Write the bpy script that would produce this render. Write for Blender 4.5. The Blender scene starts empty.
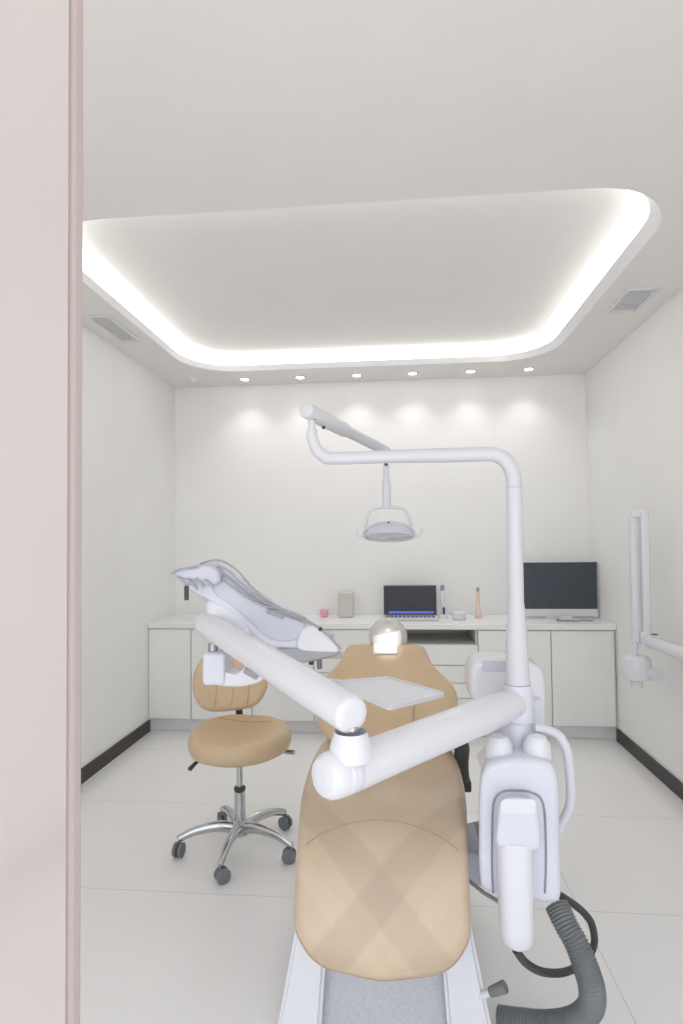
import bpy, bmesh, math, random
from mathutils import Vector, Matrix
random.seed(4)
SC = bpy.context.scene
COL = SC.collection
PI = math.pi
# ------------------------------------------------------------------ camera
F, YAW, PITCH, ROLL, H, CYO = 588.1, .0922, .0291, .0098, 1.5637, 12.7   # CYO: the lens is shifted up a little
XL, XR, YC, YB, ZC, YF = -2.075, 1.697, 4.78, 5.38, 3.04, -0.6
cam_d = bpy.data.cameras.new('camera'); cam = bpy.data.objects.new('camera', cam_d); COL.objects.link(cam)
fwd = Vector((-math.sin(YAW)*math.cos(PITCH), math.cos(YAW)*math.cos(PITCH), math.sin(PITCH)))
rt = Vector((math.cos(YAW), math.sin(YAW), 0)); up = rt.cross(fwd)
# roll: picture content turns counter-clockwise by ROLL, so the camera turns the other way
rt2 = rt*math.cos(ROLL) - up*math.sin(ROLL); up2 = rt*math.sin(ROLL) + up*math.cos(ROLL)
cam.matrix_world = Matrix(((rt2.x, up2.x, -fwd.x, 0), (rt2.y, up2.y, -fwd.y, 0), (rt2.z, up2.z, -fwd.z, H), (0, 0, 0, 1)))
cam_d.sensor_fit = 'VERTICAL'; cam_d.sensor_height = 36; cam_d.lens = F/1024*36; cam_d.clip_start = .02; cam_d.shift_y = CYO/1024
SC.camera = cam

def at(u, v, Y):
    """world point seen at pixel (u, v) at room depth Y (used for measuring sizes)"""
    x = (u-341.5)/F; y = (512+CYO-v)/F
    d = fwd + x*rt2 + y*up2
    return Vector((0, 0, H)) + d*(Y/d.y)

# ------------------------------------------------------------------ materials
def lin(c):
    c /= 255
    return c/12.92 if c <= .04045 else ((c+.055)/1.055)**2.4
def mat(name, rgb, rough=.5, metal=0, coat=0, bump=0, bscale=60, vary=0, vscale=3, emit=None, es=0, trans=0, ior=1.45, spec=.5):
    m = bpy.data.materials.new(name); m.use_nodes = True
    nt = m.node_tree; b = nt.nodes['Principled BSDF']
    c = (*[lin(v) for v in rgb], 1)
    b.inputs['Base Color'].default_value = c
    b.inputs['Roughness'].default_value = rough; b.inputs['Metallic'].default_value = metal
    b.inputs['Coat Weight'].default_value = coat; b.inputs['Coat Roughness'].default_value = .08
    b.inputs['Transmission Weight'].default_value = trans; b.inputs['IOR'].default_value = ior
    b.inputs['Specular IOR Level'].default_value = spec
    if emit:
        b.inputs['Emission Color'].default_value = (*[lin(v) for v in emit], 1); b.inputs['Emission Strength'].default_value = es
    tc = nt.nodes.new('ShaderNodeTexCoord')
    if vary:
        n = nt.nodes.new('ShaderNodeTexNoise'); n.inputs['Scale'].default_value = vscale; n.inputs['Detail'].default_value = 4
        nt.links.new(tc.outputs['Object'], n.inputs['Vector'])
        mr = nt.nodes.new('ShaderNodeMapRange'); mr.inputs['From Min'].default_value = .3; mr.inputs['From Max'].default_value = .7
        mr.inputs['To Min'].default_value = 1-vary; mr.inputs['To Max'].default_value = 1+vary
        nt.links.new(n.outputs['Fac'], mr.inputs['Value'])
        mx = nt.nodes.new('ShaderNodeVectorMath'); mx.operation = 'SCALE'; mx.inputs[0].default_value = c[:3]
        nt.links.new(mr.outputs['Result'], mx.inputs['Scale']); nt.links.new(mx.outputs['Vector'], b.inputs['Base Color'])
    if bump:
        n2 = nt.nodes.new('ShaderNodeTexNoise'); n2.inputs['Scale'].default_value = bscale; n2.inputs['Detail'].default_value = 3
        nt.links.new(tc.outputs['Object'], n2.inputs['Vector'])
        bp = nt.nodes.new('ShaderNodeBump'); bp.inputs['Strength'].default_value = bump; bp.inputs['Distance'].default_value = .003
        nt.links.new(n2.outputs['Fac'], bp.inputs['Height']); nt.links.new(bp.outputs['Normal'], b.inputs['Normal'])
    return m

M = {}
M['wall'] = mat('wall_paint', (246, 246, 244), .75, vary=.012, bump=.05)
M['wall_back'] = mat('back_wall_panelling', (247, 247, 246), .6, vary=.01)
M['ceiling'] = mat('ceiling_paint', (241, 239, 236), .85, vary=.01)
M['cove'] = mat('lit_cove', (240, 240, 240), .6, emit=(255, 254, 250), es=2.3)
M['lip'] = mat('cove_lip_paint', (238, 238, 240), .6)
M['black_base'] = mat('black_skirting', (46, 42, 39), .35, vary=.1)
M['cabinet'] = mat('cabinet_lacquer', (247, 247, 244), .32, vary=.01)
M['carcass'] = mat('cabinet_carcass', (226, 226, 222), .5)
M['counter'] = mat('white_worktop', (244, 245, 245), .22, vary=.008)
M['kick'] = mat('brushed_plinth', (226, 227, 227), .45, metal=.05)
M['niche'] = mat('niche_laminate', (225, 225, 208), .5, vary=.05)
M['white'] = mat('white_plastic', (230, 231, 236), .28, vary=.006, coat=.25)
M['cool'] = mat('cool_white_plastic', (221, 224, 234), .33, vary=.006, coat=.2)
M['lav'] = mat('pale_lavender_plastic', (206, 209, 221), .35)
M['tube'] = mat('satin_white_enamel', (219, 220, 226), .3, vary=.01)
M['grey'] = mat('grey_plastic', (168, 170, 175), .45, vary=.03)
M['midgrey'] = mat('mid_grey_rubber', (122, 126, 128), .5, vary=.05)
M['dark'] = mat('dark_plastic', (72, 72, 74), .42, vary=.08)
M['tray'] = mat('tray_enamel', (232, 235, 242), .3)
M['black'] = mat('black_rubber', (30, 31, 34), .5)
M['chrome'] = mat('chrome', (196, 198, 200), .16, metal=1, vary=.05, vscale=30)
M['steel'] = mat('brushed_steel', (170, 172, 174), .3, metal=1, vary=.05, vscale=40)
M['screen'] = mat('dark_screen', (74, 82, 90), .28, vary=.12, vscale=60, spec=.35)
M['lscreen'] = mat('laptop_screen', (48, 50, 60), .3, vary=.2, vscale=80)
M['blue'] = mat('blue_plastic', (130, 150, 205), .4)
M['bluebar'] = mat('blue_taskbar', (80, 90, 180), .4, emit=(90, 110, 215), es=.35)
M['pink'] = mat('pink_plastic', (244, 180, 190), .45)
M['peach'] = mat('peach_plastic', (240, 214, 200), .4)
M['beigebox'] = mat('warm_grey_card', (212, 208, 203), .55)
M['silver'] = mat('pearl_grey_vinyl', (206, 202, 198), .2, coat=.5, vary=.03)
M['patchwhite'] = mat('plain_white', (250, 250, 250), .7)
M['downlight'] = mat('lamp_diffuser', (250, 250, 250), .5, emit=(255, 252, 246), es=4)
M['sheen'] = mat('reflector_glass', (214, 220, 226), .08, metal=.35, coat=.5)
M['pillar'] = mat('speckled_grey_enamel', (196, 198, 202), .5, vary=.09, vscale=140)
M['panel'] = mat('door_leaf_gloss', (226, 218, 216), .16, metal=.25, coat=.3, vary=.01)
M['pink_edge'] = mat('door_edge_strip', (190, 176, 174), .5)
M['groove'] = mat('seam_grey', (150, 153, 165), .6)  # even grey for the arch-shaped joint
M['stitch'] = mat('seam_thread', (184, 160, 132), .6)
M['vent'] = mat('vent_enamel', (240, 241, 243), .5)

def leather(name, rgb, banded=False, rough=.42):
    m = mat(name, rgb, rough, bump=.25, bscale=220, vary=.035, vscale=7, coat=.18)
    if not banded: return m
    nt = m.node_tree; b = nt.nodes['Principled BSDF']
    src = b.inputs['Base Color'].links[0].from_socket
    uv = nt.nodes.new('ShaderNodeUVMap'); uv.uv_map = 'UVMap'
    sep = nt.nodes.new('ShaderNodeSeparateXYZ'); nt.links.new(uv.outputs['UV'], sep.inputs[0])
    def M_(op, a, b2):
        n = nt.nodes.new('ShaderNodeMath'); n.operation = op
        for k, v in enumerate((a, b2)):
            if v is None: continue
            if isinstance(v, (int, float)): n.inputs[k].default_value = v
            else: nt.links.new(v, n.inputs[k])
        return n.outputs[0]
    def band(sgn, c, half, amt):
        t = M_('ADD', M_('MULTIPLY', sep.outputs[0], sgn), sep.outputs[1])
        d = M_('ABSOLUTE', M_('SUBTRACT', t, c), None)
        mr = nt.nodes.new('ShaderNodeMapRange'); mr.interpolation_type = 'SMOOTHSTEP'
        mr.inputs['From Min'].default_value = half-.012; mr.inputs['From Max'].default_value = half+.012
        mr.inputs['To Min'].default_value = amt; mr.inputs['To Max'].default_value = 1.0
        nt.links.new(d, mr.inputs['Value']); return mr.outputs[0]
    f = band(1.0, PL[0], .066, .895)  # two darker diagonal bands, then two narrow lighter ones
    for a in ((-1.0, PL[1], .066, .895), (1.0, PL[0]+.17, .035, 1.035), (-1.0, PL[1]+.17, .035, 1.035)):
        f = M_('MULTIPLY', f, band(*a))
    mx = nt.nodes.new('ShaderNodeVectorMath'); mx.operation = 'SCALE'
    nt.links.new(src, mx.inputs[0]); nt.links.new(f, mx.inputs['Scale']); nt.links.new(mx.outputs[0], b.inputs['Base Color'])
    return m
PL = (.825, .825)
M['leather'] = leather('tan_leather', (209, 184, 150))
M['leather_banded'] = leather('tan_leather_crossed_bands', (206, 184, 158), True, .3)

def brick_floor():
    m = mat('floor_tile', (224, 223, 221), .22, coat=.1)
    nt = m.node_tree; b = nt.nodes['Principled BSDF']
    tc = nt.nodes.new('ShaderNodeTexCoord'); mp = nt.nodes.new('ShaderNodeMapping')
    mp.inputs['Location'].default_value = (-.752+3.54*2, -2.604+.883*4, 0)
    nt.links.new(tc.outputs['Object'], mp.inputs['Vector'])
    br = nt.nodes.new('ShaderNodeTexBrick'); br.offset = 0; br.squash = 1
    br.inputs['Scale'].default_value = 1; br.inputs['Brick Width'].default_value = 3.54; br.inputs['Row Height'].default_value = .883
    br.inputs['Mortar Size'].default_value = .0022; br.inputs['Mortar Smooth'].default_value = .2
    nt.links.new(mp.outputs[0], br.inputs['Vector'])
    n = nt.nodes.new('ShaderNodeTexNoise'); n.inputs['Scale'].default_value = 2.2; n.inputs['Detail'].default_value = 6
    nt.links.new(tc.outputs['Object'], n.inputs['Vector'])
    cr = nt.nodes.new('ShaderNodeMix'); cr.data_type = 'RGBA'
    cr.inputs[6].default_value = (lin(243), lin(242), lin(241), 1); cr.inputs[7].default_value = (lin(247), lin(246), lin(245), 1)
    nt.links.new(n.outputs['Fac'], cr.inputs[0])
    nt.links.new(cr.outputs[2], br.inputs['Color1']); nt.links.new(cr.outputs[2], br.inputs['Color2'])
    br.inputs['Mortar'].default_value = (lin(218), lin(217), lin(215), 1)
    nt.links.new(br.outputs['Color'], b.inputs['Base Color'])
    return m
M['floor'] = brick_floor()

# ------------------------------------------------------------------ object helpers
def empty(name, loc, label, cat, group=None):
    o = bpy.data.objects.new(name, None); COL.objects.link(o); o.location = loc; o.empty_display_size = .1
    o['label'] = label; o['category'] = cat
    if group: o['group'] = group
    return o
def tag(o, label, cat, group=None):
    o['label'] = label; o['category'] = cat
    if group: o['group'] = group
    return o
def wloc(o):
    v = Vector((0, 0, 0))
    while o is not None: v += Vector(o.location); o = o.parent
    return v
class MB:
    """collects world-space geometry and links it as ONE mesh object"""
    def __init__(s): s.bm = bmesh.new(); s.uv = s.bm.loops.layers.uv.new('UVMap')
    def faces(s, vs, fs, uvs=None, flat=None):
        bv = [s.bm.verts.new(v) for v in vs]
        for fi, f in enumerate(fs):
            if len(set(f)) < 3: continue
            try: fc = s.bm.faces.new([bv[i] for i in f])
            except ValueError: continue
            fc.smooth = len(f) <= 4 and not (flat and fi in flat)
            if uvs:
                for l, i in zip(fc.loops, f): l[s.uv].uv = uvs[i]
        return s
    def box(s, c, d, bev=0, rot=None, seg=2):
        t = bmesh.new(); bmesh.ops.create_cube(t, size=1)
        for v in t.verts: v.co = Vector((v.co.x*d[0], v.co.y*d[1], v.co.z*d[2]))
        if bev: bmesh.ops.bevel(t, geom=t.edges[:], offset=bev, segments=seg, profile=.5, affect='EDGES')
        R = rot if rot is not None else Matrix.Identity(3)
        t.verts.index_update(); t.faces.index_update()
        vs = [R @ v.co + Vector(c) for v in t.verts]; fs = [[v.index for v in f.verts] for f in t.faces]
        t.normal_update(); fl = {f.index for f in t.faces if max(abs(c_) for c_ in f.normal) > .9999}
        t.free(); return s.faces(vs, fs, None, fl)
    def prism(s, pts, a, b, bev=0, taper=1.0, seg=3):
        """polygon pts (world Vectors) swept by vector from a to b, rounded at both ends"""
        a, b = Vector(a), Vector(b)
        n = len(pts); c = sum((Vector(p) for p in pts), Vector())/n
        L = (b-a).length
        prof = [(0, 1)]
        if bev:
            prof = []
            for i in range(seg+1): th = PI/2*i/seg; prof.append((bev*(1-math.sin(th)), bev*(1-math.cos(th))))
            prof = prof[::-1]   # (depth, inset)
            rings = [(bev*(1-math.cos(PI/2*i/seg)), bev*(1-math.sin(PI/2*i/seg))) for i in range(seg+1)]
            rr = [(dd, ii) for dd, ii in rings] + [(L-dd, ii) for dd, ii in rings[::-1]]
        else: rr = [(0, 0), (L, 0)]
        dirv = (b-a).normalized(); vs = []; fs = []
        rad = sum((Vector(p)-c).length for p in pts)/n
        for dd, ii in rr:
            k = 1 + (taper-1)*dd/L
            for p in pts:
                v = Vector(p)-c; l = v.length
                vs.append(c + v*((l-min(ii, l*.9))/l)*k + a + dirv*dd)
        m = len(rr)
        for j in range(m-1):
            for i in range(n): i2 = (i+1) % n; fs.append([j*n+i, j*n+i2, (j+1)*n+i2, (j+1)*n+i])
        fs.append(list(range(n))[::-1]); fs.append([(m-1)*n+i for i in range(n)])
        return s.faces(vs, fs)
    def tube(s, pts, r, n=20, smooth=6, cap='round', flat=1.0, ribs=None):
        pts = [Vector(p) for p in pts]
        rs = r if isinstance(r, (list, tuple)) else [r]*len(pts)
        P, R = [], []
        if smooth and len(pts) > 2:
            for i in range(len(pts)-1):
                p0 = pts[max(i-1, 0)]; p1 = pts[i]; p2 = pts[i+1]; p3 = pts[min(i+2, len(pts)-1)]
                for k in range(smooth):
                    t = k/smooth
                    P.append(.5*((2*p1)+(-p0+p2)*t+(2*p0-5*p1+4*p2-p3)*t*t+(-p0+3*p1-3*p2+p3)*t**3))
                    R.append(rs[i]*(1-t)+rs[i+1]*t)
            P.append(pts[-1]); R.append(rs[-1])
        else: P, R = pts, list(rs)
        if ribs:
            # resample evenly and modulate radius into corrugations
            L = [0]
            for a, b in zip(P, P[1:]): L.append(L[-1]+(b-a).length)
            step = ribs/4; q = []; rr = []; k = 0; N = int(L[-1]/step)
            for i in range(N+1):
                x = min(i*step, L[-1])
                while k < len(L)-2 and L[k+1] < x: k += 1
                t = (x-L[k])/max(L[k+1]-L[k], 1e-9)
                q.append(P[k].lerp(P[k+1], t)); rr.append((R[k]*(1-t)+R[k+1]*t)*(1.0, .93, .88, .93)[i % 4])
            P, R = q, rr
        T = [(P[min(i+1, len(P)-1)]-P[max(i-1, 0)]).normalized() for i in range(len(P))]
        ref = Vector((0, 0, 1)) if abs(T[0].z) < .9 else Vector((1, 0, 0))
        N = (ref - T[0]*ref.dot(T[0])).normalized()
        rings = []
        def ring(c, t, nn, rad):
            bn = t.cross(nn); return [c + nn*math.cos(2*PI*k/n)*rad + bn*math.sin(2*PI*k/n)*rad*flat for k in range(n)]
        frames = []
        for i, t in enumerate(T):
            N = (N - t*N.dot(t)).normalized(); frames.append((P[i], t, N.copy(), R[i]))
        if cap == 'round':
            c, t, nn, rad = frames[0]
            for k in (80, 60, 40, 20): a = math.radians(k); rings.append(ring(c - t*rad*.35*math.sin(a), t, nn, rad*(.65+.35*math.cos(a)) if k < 70 else rad*.55))
        for c, t, nn, rad in frames: rings.append(ring(c, t, nn, rad))
        if cap == 'round':
            c, t, nn, rad = frames[-1]
            for k in (20, 40, 60, 80): a = math.radians(k); rings.append(ring(c + t*rad*.35*math.sin(a), t, nn, rad*(.65+.35*math.cos(a)) if k < 70 else rad*.55))
        vs = [v for rg in rings for v in rg]; fs = []
        for j in range(len(rings)-1):
            for i in range(n): i2 = (i+1) % n; fs.append([j*n+i, j*n+i2, (j+1)*n+i2, (j+1)*n+i])
        fs.append(list(range(n))[::-1]); fs.append([(len(rings)-1)*n+i for i in range(n)])
        return s.faces(vs, fs)
    def lathe(s, c, prof, axis=(0, 0, 1), n=32, sx=1.0):
        """prof = [(radius, height)] about axis through c"""
        ax = Vector(axis).normalized(); q = ax.to_track_quat('Z', 'Y').to_matrix()
        vs = []; fs = []
        for r, h in prof:
            for k in range(n):
                a = 2*PI*k/n; vs.append(Vector(c) + q @ Vector((r*math.cos(a)*sx, r*math.sin(a), h)))
        for j in range(len(prof)-1):
            for i in range(n): i2 = (i+1) % n; fs.append([j*n+i, j*n+i2, (j+1)*n+i2, (j+1)*n+i])
        fs.append(list(range(n))[::-1]); fs.append([(len(prof)-1)*n+i for i in range(n)])
        return s.faces(vs, fs)
    def cushion(s, out, mp, top, bot, p=2.6, rings=12, dome=.0, inset=.0):
        """pillow: outline 'out' in (u, v); mp(u, v, w) -> world; w is height over the mid surface"""
        n = len(out); cu = sum(o[0] for o in out)/n; cv = sum(o[1] for o in out)/n
        vs = [mp(cu, cv, -bot)]; uvs = [(cu, cv)]; prof = []
        K = rings
        E = .16   # rounded margin of the outline where thickness falls off
        for k in range(1, 6): prof.append(((1-E)*k/5, -1.0))
        for k in range(1, K): a = PI*k/K; prof.append((1-E+E*abs(math.sin(a))**(2/p), -abs(math.cos(a))**(2/p)*(1 if math.cos(a) > 0 else -1)))
        for k in range(5, 0, -1): prof.append(((1-E)*k/5, 1.0))
        for sc, w in prof:
            for (u, v) in out:
                uu = cu+(u-cu)*sc; vv = cv+(v-cv)*sc
                hgt = (top*w if w > 0 else bot*w)
                if w > 0: hgt += dome*(1-sc*sc)
                vs.append(mp(uu, vv, hgt)); uvs.append((uu, vv))
        vs.append(mp(cu, cv, top+dome)); uvs.append((cu, cv))
        fs = []; m = len(prof)
        for i in range(n): i2 = (i+1) % n; fs.append([0, 1+i2, 1+i])
        for j in range(m-1):
            for i in range(n): i2 = (i+1) % n; fs.append([1+j*n+i, 1+j*n+i2, 1+(j+1)*n+i2, 1+(j+1)*n+i])
        last = len(vs)-1
        for i in range(n): i2 = (i+1) % n; fs.append([1+(m-1)*n+i, 1+(m-1)*n+i2, last])
        return s.faces(vs, fs, uvs)
    def build(s, name, m, parent=None, label=None, sharp=35, kind=None, origin=None):
        bmesh.ops.recalc_face_normals(s.bm, faces=s.bm.faces[:])
        off = wloc(parent) if parent is not None else (Vector(origin) if origin is not None else sum((v.co for v in s.bm.verts), Vector())/len(s.bm.verts))
        if parent is not None: off = off
        for v in s.bm.verts: v.co -= off
        for e in s.bm.edges:
            if len(e.link_faces) == 2 and e.calc_face_angle(0) > math.radians(sharp): e.smooth = False
        me = bpy.data.meshes.new(name); s.bm.to_mesh(me); s.bm.free()
        me.materials.append(M[m] if isinstance(m, str) else m)
        o = bpy.data.objects.new(name, me); COL.objects.link(o)
        if parent is not None: o.parent = parent
        else: o.location = off
        if label: o['label'] = label
        if kind: o['kind'] = kind
        return o
def rrect(cx, cy, w, h, r, n=8):
    pts = []
    for (sx, sy, a0) in ((1, 1, 0), (-1, 1, 90), (-1, -1, 180), (1, -1, 270)):
        for k in range(n+1):
            a = math.radians(a0+90*k/n); pts.append((cx+sx*(w/2-r)+r*math.cos(a), cy+sy*(h/2-r)+r*math.sin(a)))
    return pts
def smooth_closed(pts, k=6):
    n = len(pts); out = []
    for i in range(n):
        p0, p1, p2, p3 = (Vector(pts[(i+j-1) % n]) for j in range(4))
        for q in range(k):
            t = q/k; out.append(.5*((2*p1)+(-p0+p2)*t+(2*p0-5*p1+4*p2-p3)*t*t+(-p0+3*p1-3*p2+p3)*t**3))
    return out

# ------------------------------------------------------------------ the room
def struct(name, mb, m, parent=None):
    return mb.build(name, m, parent, kind='structure')
struct('floor', MB().box(((XL+XR)/2, (YF+YB)/2, -.05), (XR-XL+.2, YB-YF+.2, .1)), 'floor', )
bpy.data.objects['floor'].data.transform(Matrix.Translation(bpy.data.objects['floor'].location)); bpy.data.objects['floor'].location = (0, 0, 0)
struct('wall_left', MB().box((XL-.05, (YF+YB)/2, ZC/2), (.1, YB-YF, ZC)), 'wall')
struct('wall_right', MB().box((XR+.05, (YF+YB)/2, ZC/2), (.1, YB-YF, ZC)), 'wall')
wb = MB().box(((XL+XR)/2, YB+.05, ZC/2), (XR-XL+.2, .1, ZC))
struct('wall_back', wb, 'wall_back')
# ceiling with the rounded recess cut through
def loop(x0, x1, y0, y1, r, z, n=14):
    return [Vector((p[0], p[1], z)) for p in rrect((x0+x1)/2, (y0+y1)/2, x1-x0, y1-y0, r, n)]
lipl = (-1.735, 1.262, 2.52, 4.92)
top_l = (-1.69, 1.13, 2.57, 4.895)
RT = .13; LH = .06
c = MB()
inner = loop(*lipl, .42, ZC); N = len(inner)
x0, x1, y0, y1 = XL-.1, XR+.1, YF-.1, YB+.1
outer = []
cx, cy = (lipl[0]+lipl[1])/2, (lipl[2]+lipl[3])/2
for v in inner:
    d = Vector((v.x-cx, v.y-cy)); t = min(((x1 if d.x > 0 else x0)-cx)/d.x if abs(d.x) > 1e-6 else 1e9, ((y1 if d.y > 0 else y0)-cy)/d.y if abs(d.y) > 1e-6 else 1e9)
    outer.append(Vector((cx+d.x*t, cy+d.y*t, ZC)))
cor = [Vector((x1, y1, ZC)), Vector((x0, y1, ZC)), Vector((x0, y0, ZC)), Vector((x1, y0, ZC))]
fs = [[i, (i+1) % N, N+(i+1) % N, N+i] for i in range(N)]
vs = inner+outer
def side(v):
    if abs(v.x-x1) < 1e-5: return 0
    if abs(v.y-y1) < 1e-5: return 1
    if abs(v.x-x0) < 1e-5: return 2
    return 3
for i in range(N):
    a, b = side(outer[i]), side(outer[(i+1) % N])
    if a != b:
        f_ = [N+(i+1) % N, N+i]; q_ = a
        while q_ != b: vs.append(cor[q_]); f_.append(len(vs)-1); q_ = (q_+1) % 4
        fs.append(f_)
c.faces(vs, fs)
c.faces([v+Vector((0, 0, .3)) for v in (Vector((x0, y0, ZC)), Vector((x1, y0, ZC)), Vector((x1, y1, ZC)), Vector((x0, y1, ZC)))], [[0, 1, 2, 3]])
ceil = struct('ceiling', c, 'ceiling')
mid = [a.lerp(b, .35) for a, b in zip(inner, loop(*top_l, .40, ZC))]
lip2 = [Vector((v.x, v.y, ZC+LH*.8)) for v in mid]
topr = loop(*top_l, .40, ZC+RT)
c = MB(); c.faces(inner+lip2, [[i, (i+1) % N, N+(i+1) % N, N+i] for i in range(N)]); o = struct('trim_1', c, 'lip')
c = MB(); c.faces(lip2+topr, [[i, (i+1) % N, N+(i+1) % N, N+i] for i in range(N)])
tag(c.build('cove_light', 'cove'), 'continuous glowing light band round the rounded recess in the ceiling', 'ceiling light')
c = MB(); c.faces([v+Vector((0, 0, .001)) for v in topr], [list(range(N))]); c.faces([v+Vector((0, 0, .03)) for v in topr], [list(range(N))])
struct('ceiling_recess', c, 'ceiling')
# baseboards
struct('baseboard_left', MB().box((XL+.008, (YC+YF)/2, .048), (.016, YC-YF, .096), .003), 'black_base')
struct('baseboard_right', MB().box((XR-.008, (YC+YF)/2, .048), (.016, YC-YF, .096), .003), 'black_base')
# fine vertical joints of the back wall panels
# ------------------------------------------------------------------ near door leaf at the left edge
XE = at(89, 512, .31).x      # face of the leaf
d = empty('door_1', (XE-.02, .31, 0), '', ''); d['kind'] = 'structure'
for k in ('label', 'category'): del d[k]
AL = math.radians(3.3); RD = Matrix.Rotation(-AL, 3, 'Z'); E0 = Vector((XE, .31, 0))
def dloc(dx, dy, z): return E0+RD@Vector((dx, dy, 0))+Vector((0, 0, z))
MB().box(dloc(-.02, -.465, 1.3), (.036, .90, 2.6-.012), .002, rot=RD).build('door_leaf', 'panel', d)
MB().box(dloc(-.0205, -.0085, 1.3), (.039, .011, 2.6-.012), .003, rot=RD).build('edge_strip', 'pink_edge', d)

# ------------------------------------------------------------------ ceiling fittings
spots = [(-1.341, 5.30), (-.836, 5.27), (-.329, 5.235), (.164, 5.225), (.665, 5.222), (1.157, 5.222)]
place = ['leftmost', 'second from left', 'third from left', 'fourth from left', 'fifth from left', 'rightmost']
dl0 = None
for i, (x, y) in enumerate(spots):
    y = 5.16
    lab = 'small round recessed ceiling downlight before the back wall, %s of the six' % place[i]
    if i == 0:
        r = dl0 = empty('downlight', (x, y, ZC), lab, 'downlight', 'downlights in a row before the back wall')
        MB().lathe((x, y, ZC), [(.034, -.001), (.034, -.006), (.045, -.008), (.052, -.004), (.052, .0)]).build('trim_ring', 'white', r)
        MB().lathe((x, y, ZC), [(.001, -.0075), (.033, -.0075), (.034, -.002)]).build('lamp_lens', 'downlight', r)
    else:
        r = dl0.copy(); COL.objects.link(r); r.location = (x, y, ZC); r['label'] = lab
        for ch in dl0.children: q = ch.copy(); COL.objects.link(q); q.parent = r
    L = bpy.data.lights.new('downlight_beam', 'SPOT'); L.energy = 3.0; L.spot_size = math.radians(110); L.spot_blend = 1.0; L.shadow_soft_size = .035; L.color = (1, .985, .97)
    lo = bpy.data.objects.new('downlight_beam', L); COL.objects.link(lo); lo.location = (x, y, ZC-.03)
def vent(x, y, w, l, lab, rz=0):
    r = empty('air_vent', (x, y, ZC), lab, 'vent')
    f = MB()
    for s in (-1, 1):
        f.box((x+s*(w/2-.012), y, ZC-.006), (.024, l, .012), .002); f.box((x, y+s*(l/2-.012), ZC-.006), (w-.05, .024, .012), .002)
    f.build('frame', 'white', r)
    g = MB(); n = int((l-.05)/.022)
    for k in range(n): g.box((x, y-l/2+.03+k*.022, ZC-.006), (w-.05, .019, .003), rot=Matrix.Rotation(.25, 3, 'X'))
    g.build('grille', 'vent', r)
    MB().box((x, y, ZC-.001), (w-.05, l-.05, .002)).build('backing', 'vent', r)
vent(-1.90, 3.84, .16, .50, 'slatted ceiling air vent above the left wall')
vent(1.47, 3.74, .20, .36, 'square ceiling air vent near the right wall')
s = MB().lathe((-1.79, 5.08, ZC), [(.012, -.03), (.02, -.02), (.05, -.008), (.055, 0)]).build('smoke_detector', 'vent')
tag(s, 'small round grey detector on the ceiling near the left back corner', 'smoke detector')

# ------------------------------------------------------------------ cabinets
CT = .90; CB = .855; KZ = .105
def px(u): return at(u, 690, YC).x
def handle(x, z, parent, vert=True):
    h = MB(); d = Vector((0, 0, .035)) if vert else Vector((.035, 0, 0))
    p = Vector((x, YC-.03, z)); h.tube([p-d, p+d], .006, n=12, cap='round')
    for s in (-1, 1): h.tube([p+d*.7*s, p+d*.7*s+Vector((0, .028, 0))], .005, n=10, cap='flat')
    h.build('handle', 'steel', parent)
def cabinet(u0, u1, doors, lab, hollow=None):
    a, b = px(u0), px(u1)
    if u0 < 150: a = XL+.001
    if u1 > 612: b = XR-.001
    r = empty('base_cabinet', ((a+b)/2, YC+.3, 0), lab, 'cabinet', None)
    zt = CB if hollow is None else hollow
    m = MB(); m.box(((a+b)/2, YC+.31, (KZ+zt)/2), (b-a-.001, .578, zt-KZ-.001))
    m.build('carcass', 'carcass', r)
    if hollow:
        m = MB(); m.box(((a+b)/2, YB-.02, (hollow+CB)/2), (b-a-.001, .02, CB-hollow-.002))
        m.box((a+.009, YC+.31, (hollow+CB)/2), (.017, .54, CB-hollow-.002)); m.box((b-.009, YC+.31, (hollow+CB)/2), (.017, .54, CB-hollow-.002))
        m.build('open_shelf', 'niche', r)
    MB().box(((a+b)/2, YC+.045, KZ/2), (b-a-.001, .02, KZ-.004)).build('plinth', 'kick', r)
    return r, a, b
def front(r, x0, x1, z0, z1, name='door'):
    g = .0035
    return MB().box(((x0+x1)/2, YC+.009, (z0+z1)/2), (x1-x0-g*2, .019, z1-z0-g*2), .0015).build(name, 'cabinet', r)
r, a, b = cabinet(146, 191, 1, 'narrow white base cabinet panel in the left corner of the counter run'); front(r, a, b, KZ, CB-.004)
r, a, b = cabinet(191, 314, 2, 'white two-door base cabinet behind the tan stool')
m_ = (a+b)/2; front(r, a, m_, KZ, CB-.004); front(r, m_, b, KZ, CB-.004)
r, a, b = cabinet(314, 378, 0, 'white drawer base cabinet behind the left side of the dental chair')
zz = [KZ, .32, .50, .66, CB-.004]
for z0, z1 in zip(zz, zz[1:]): front(r, a, b, z0, z1, 'drawer')
r, a, b = cabinet(378, 479, 0, 'white drawer base cabinet with open shelf below the worktop, under the laptop', hollow=.735)
zz = [KZ, .31, .43, .57, .735]
for k, (z0, z1) in enumerate(zip(zz, zz[1:])):
    dr = front(r, a, b, z0, z1, 'drawer')
    if k in (2,): handle(px(473), .575+.03, dr)
r, a, b = cabinet(479, 552, 1, 'white one-door base cabinet right behind the white lamp post'); front(r, a, b, KZ, CB-.004)
r, a, b = cabinet(552, 619, 1, 'white one-door base cabinet in the right corner under the monitor'); front(r, a, b-.013, KZ, CB-.004)
w = MB().box(((XL+XR)/2, (YC+YB)/2-.01, (CT+CB)/2), (XR-XL-.004, YB-YC+.016, CT-CB), .006).build('worktop', 'counter')
tag(w, 'long white worktop running along the back wall over the cabinets', 'worktop')

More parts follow.
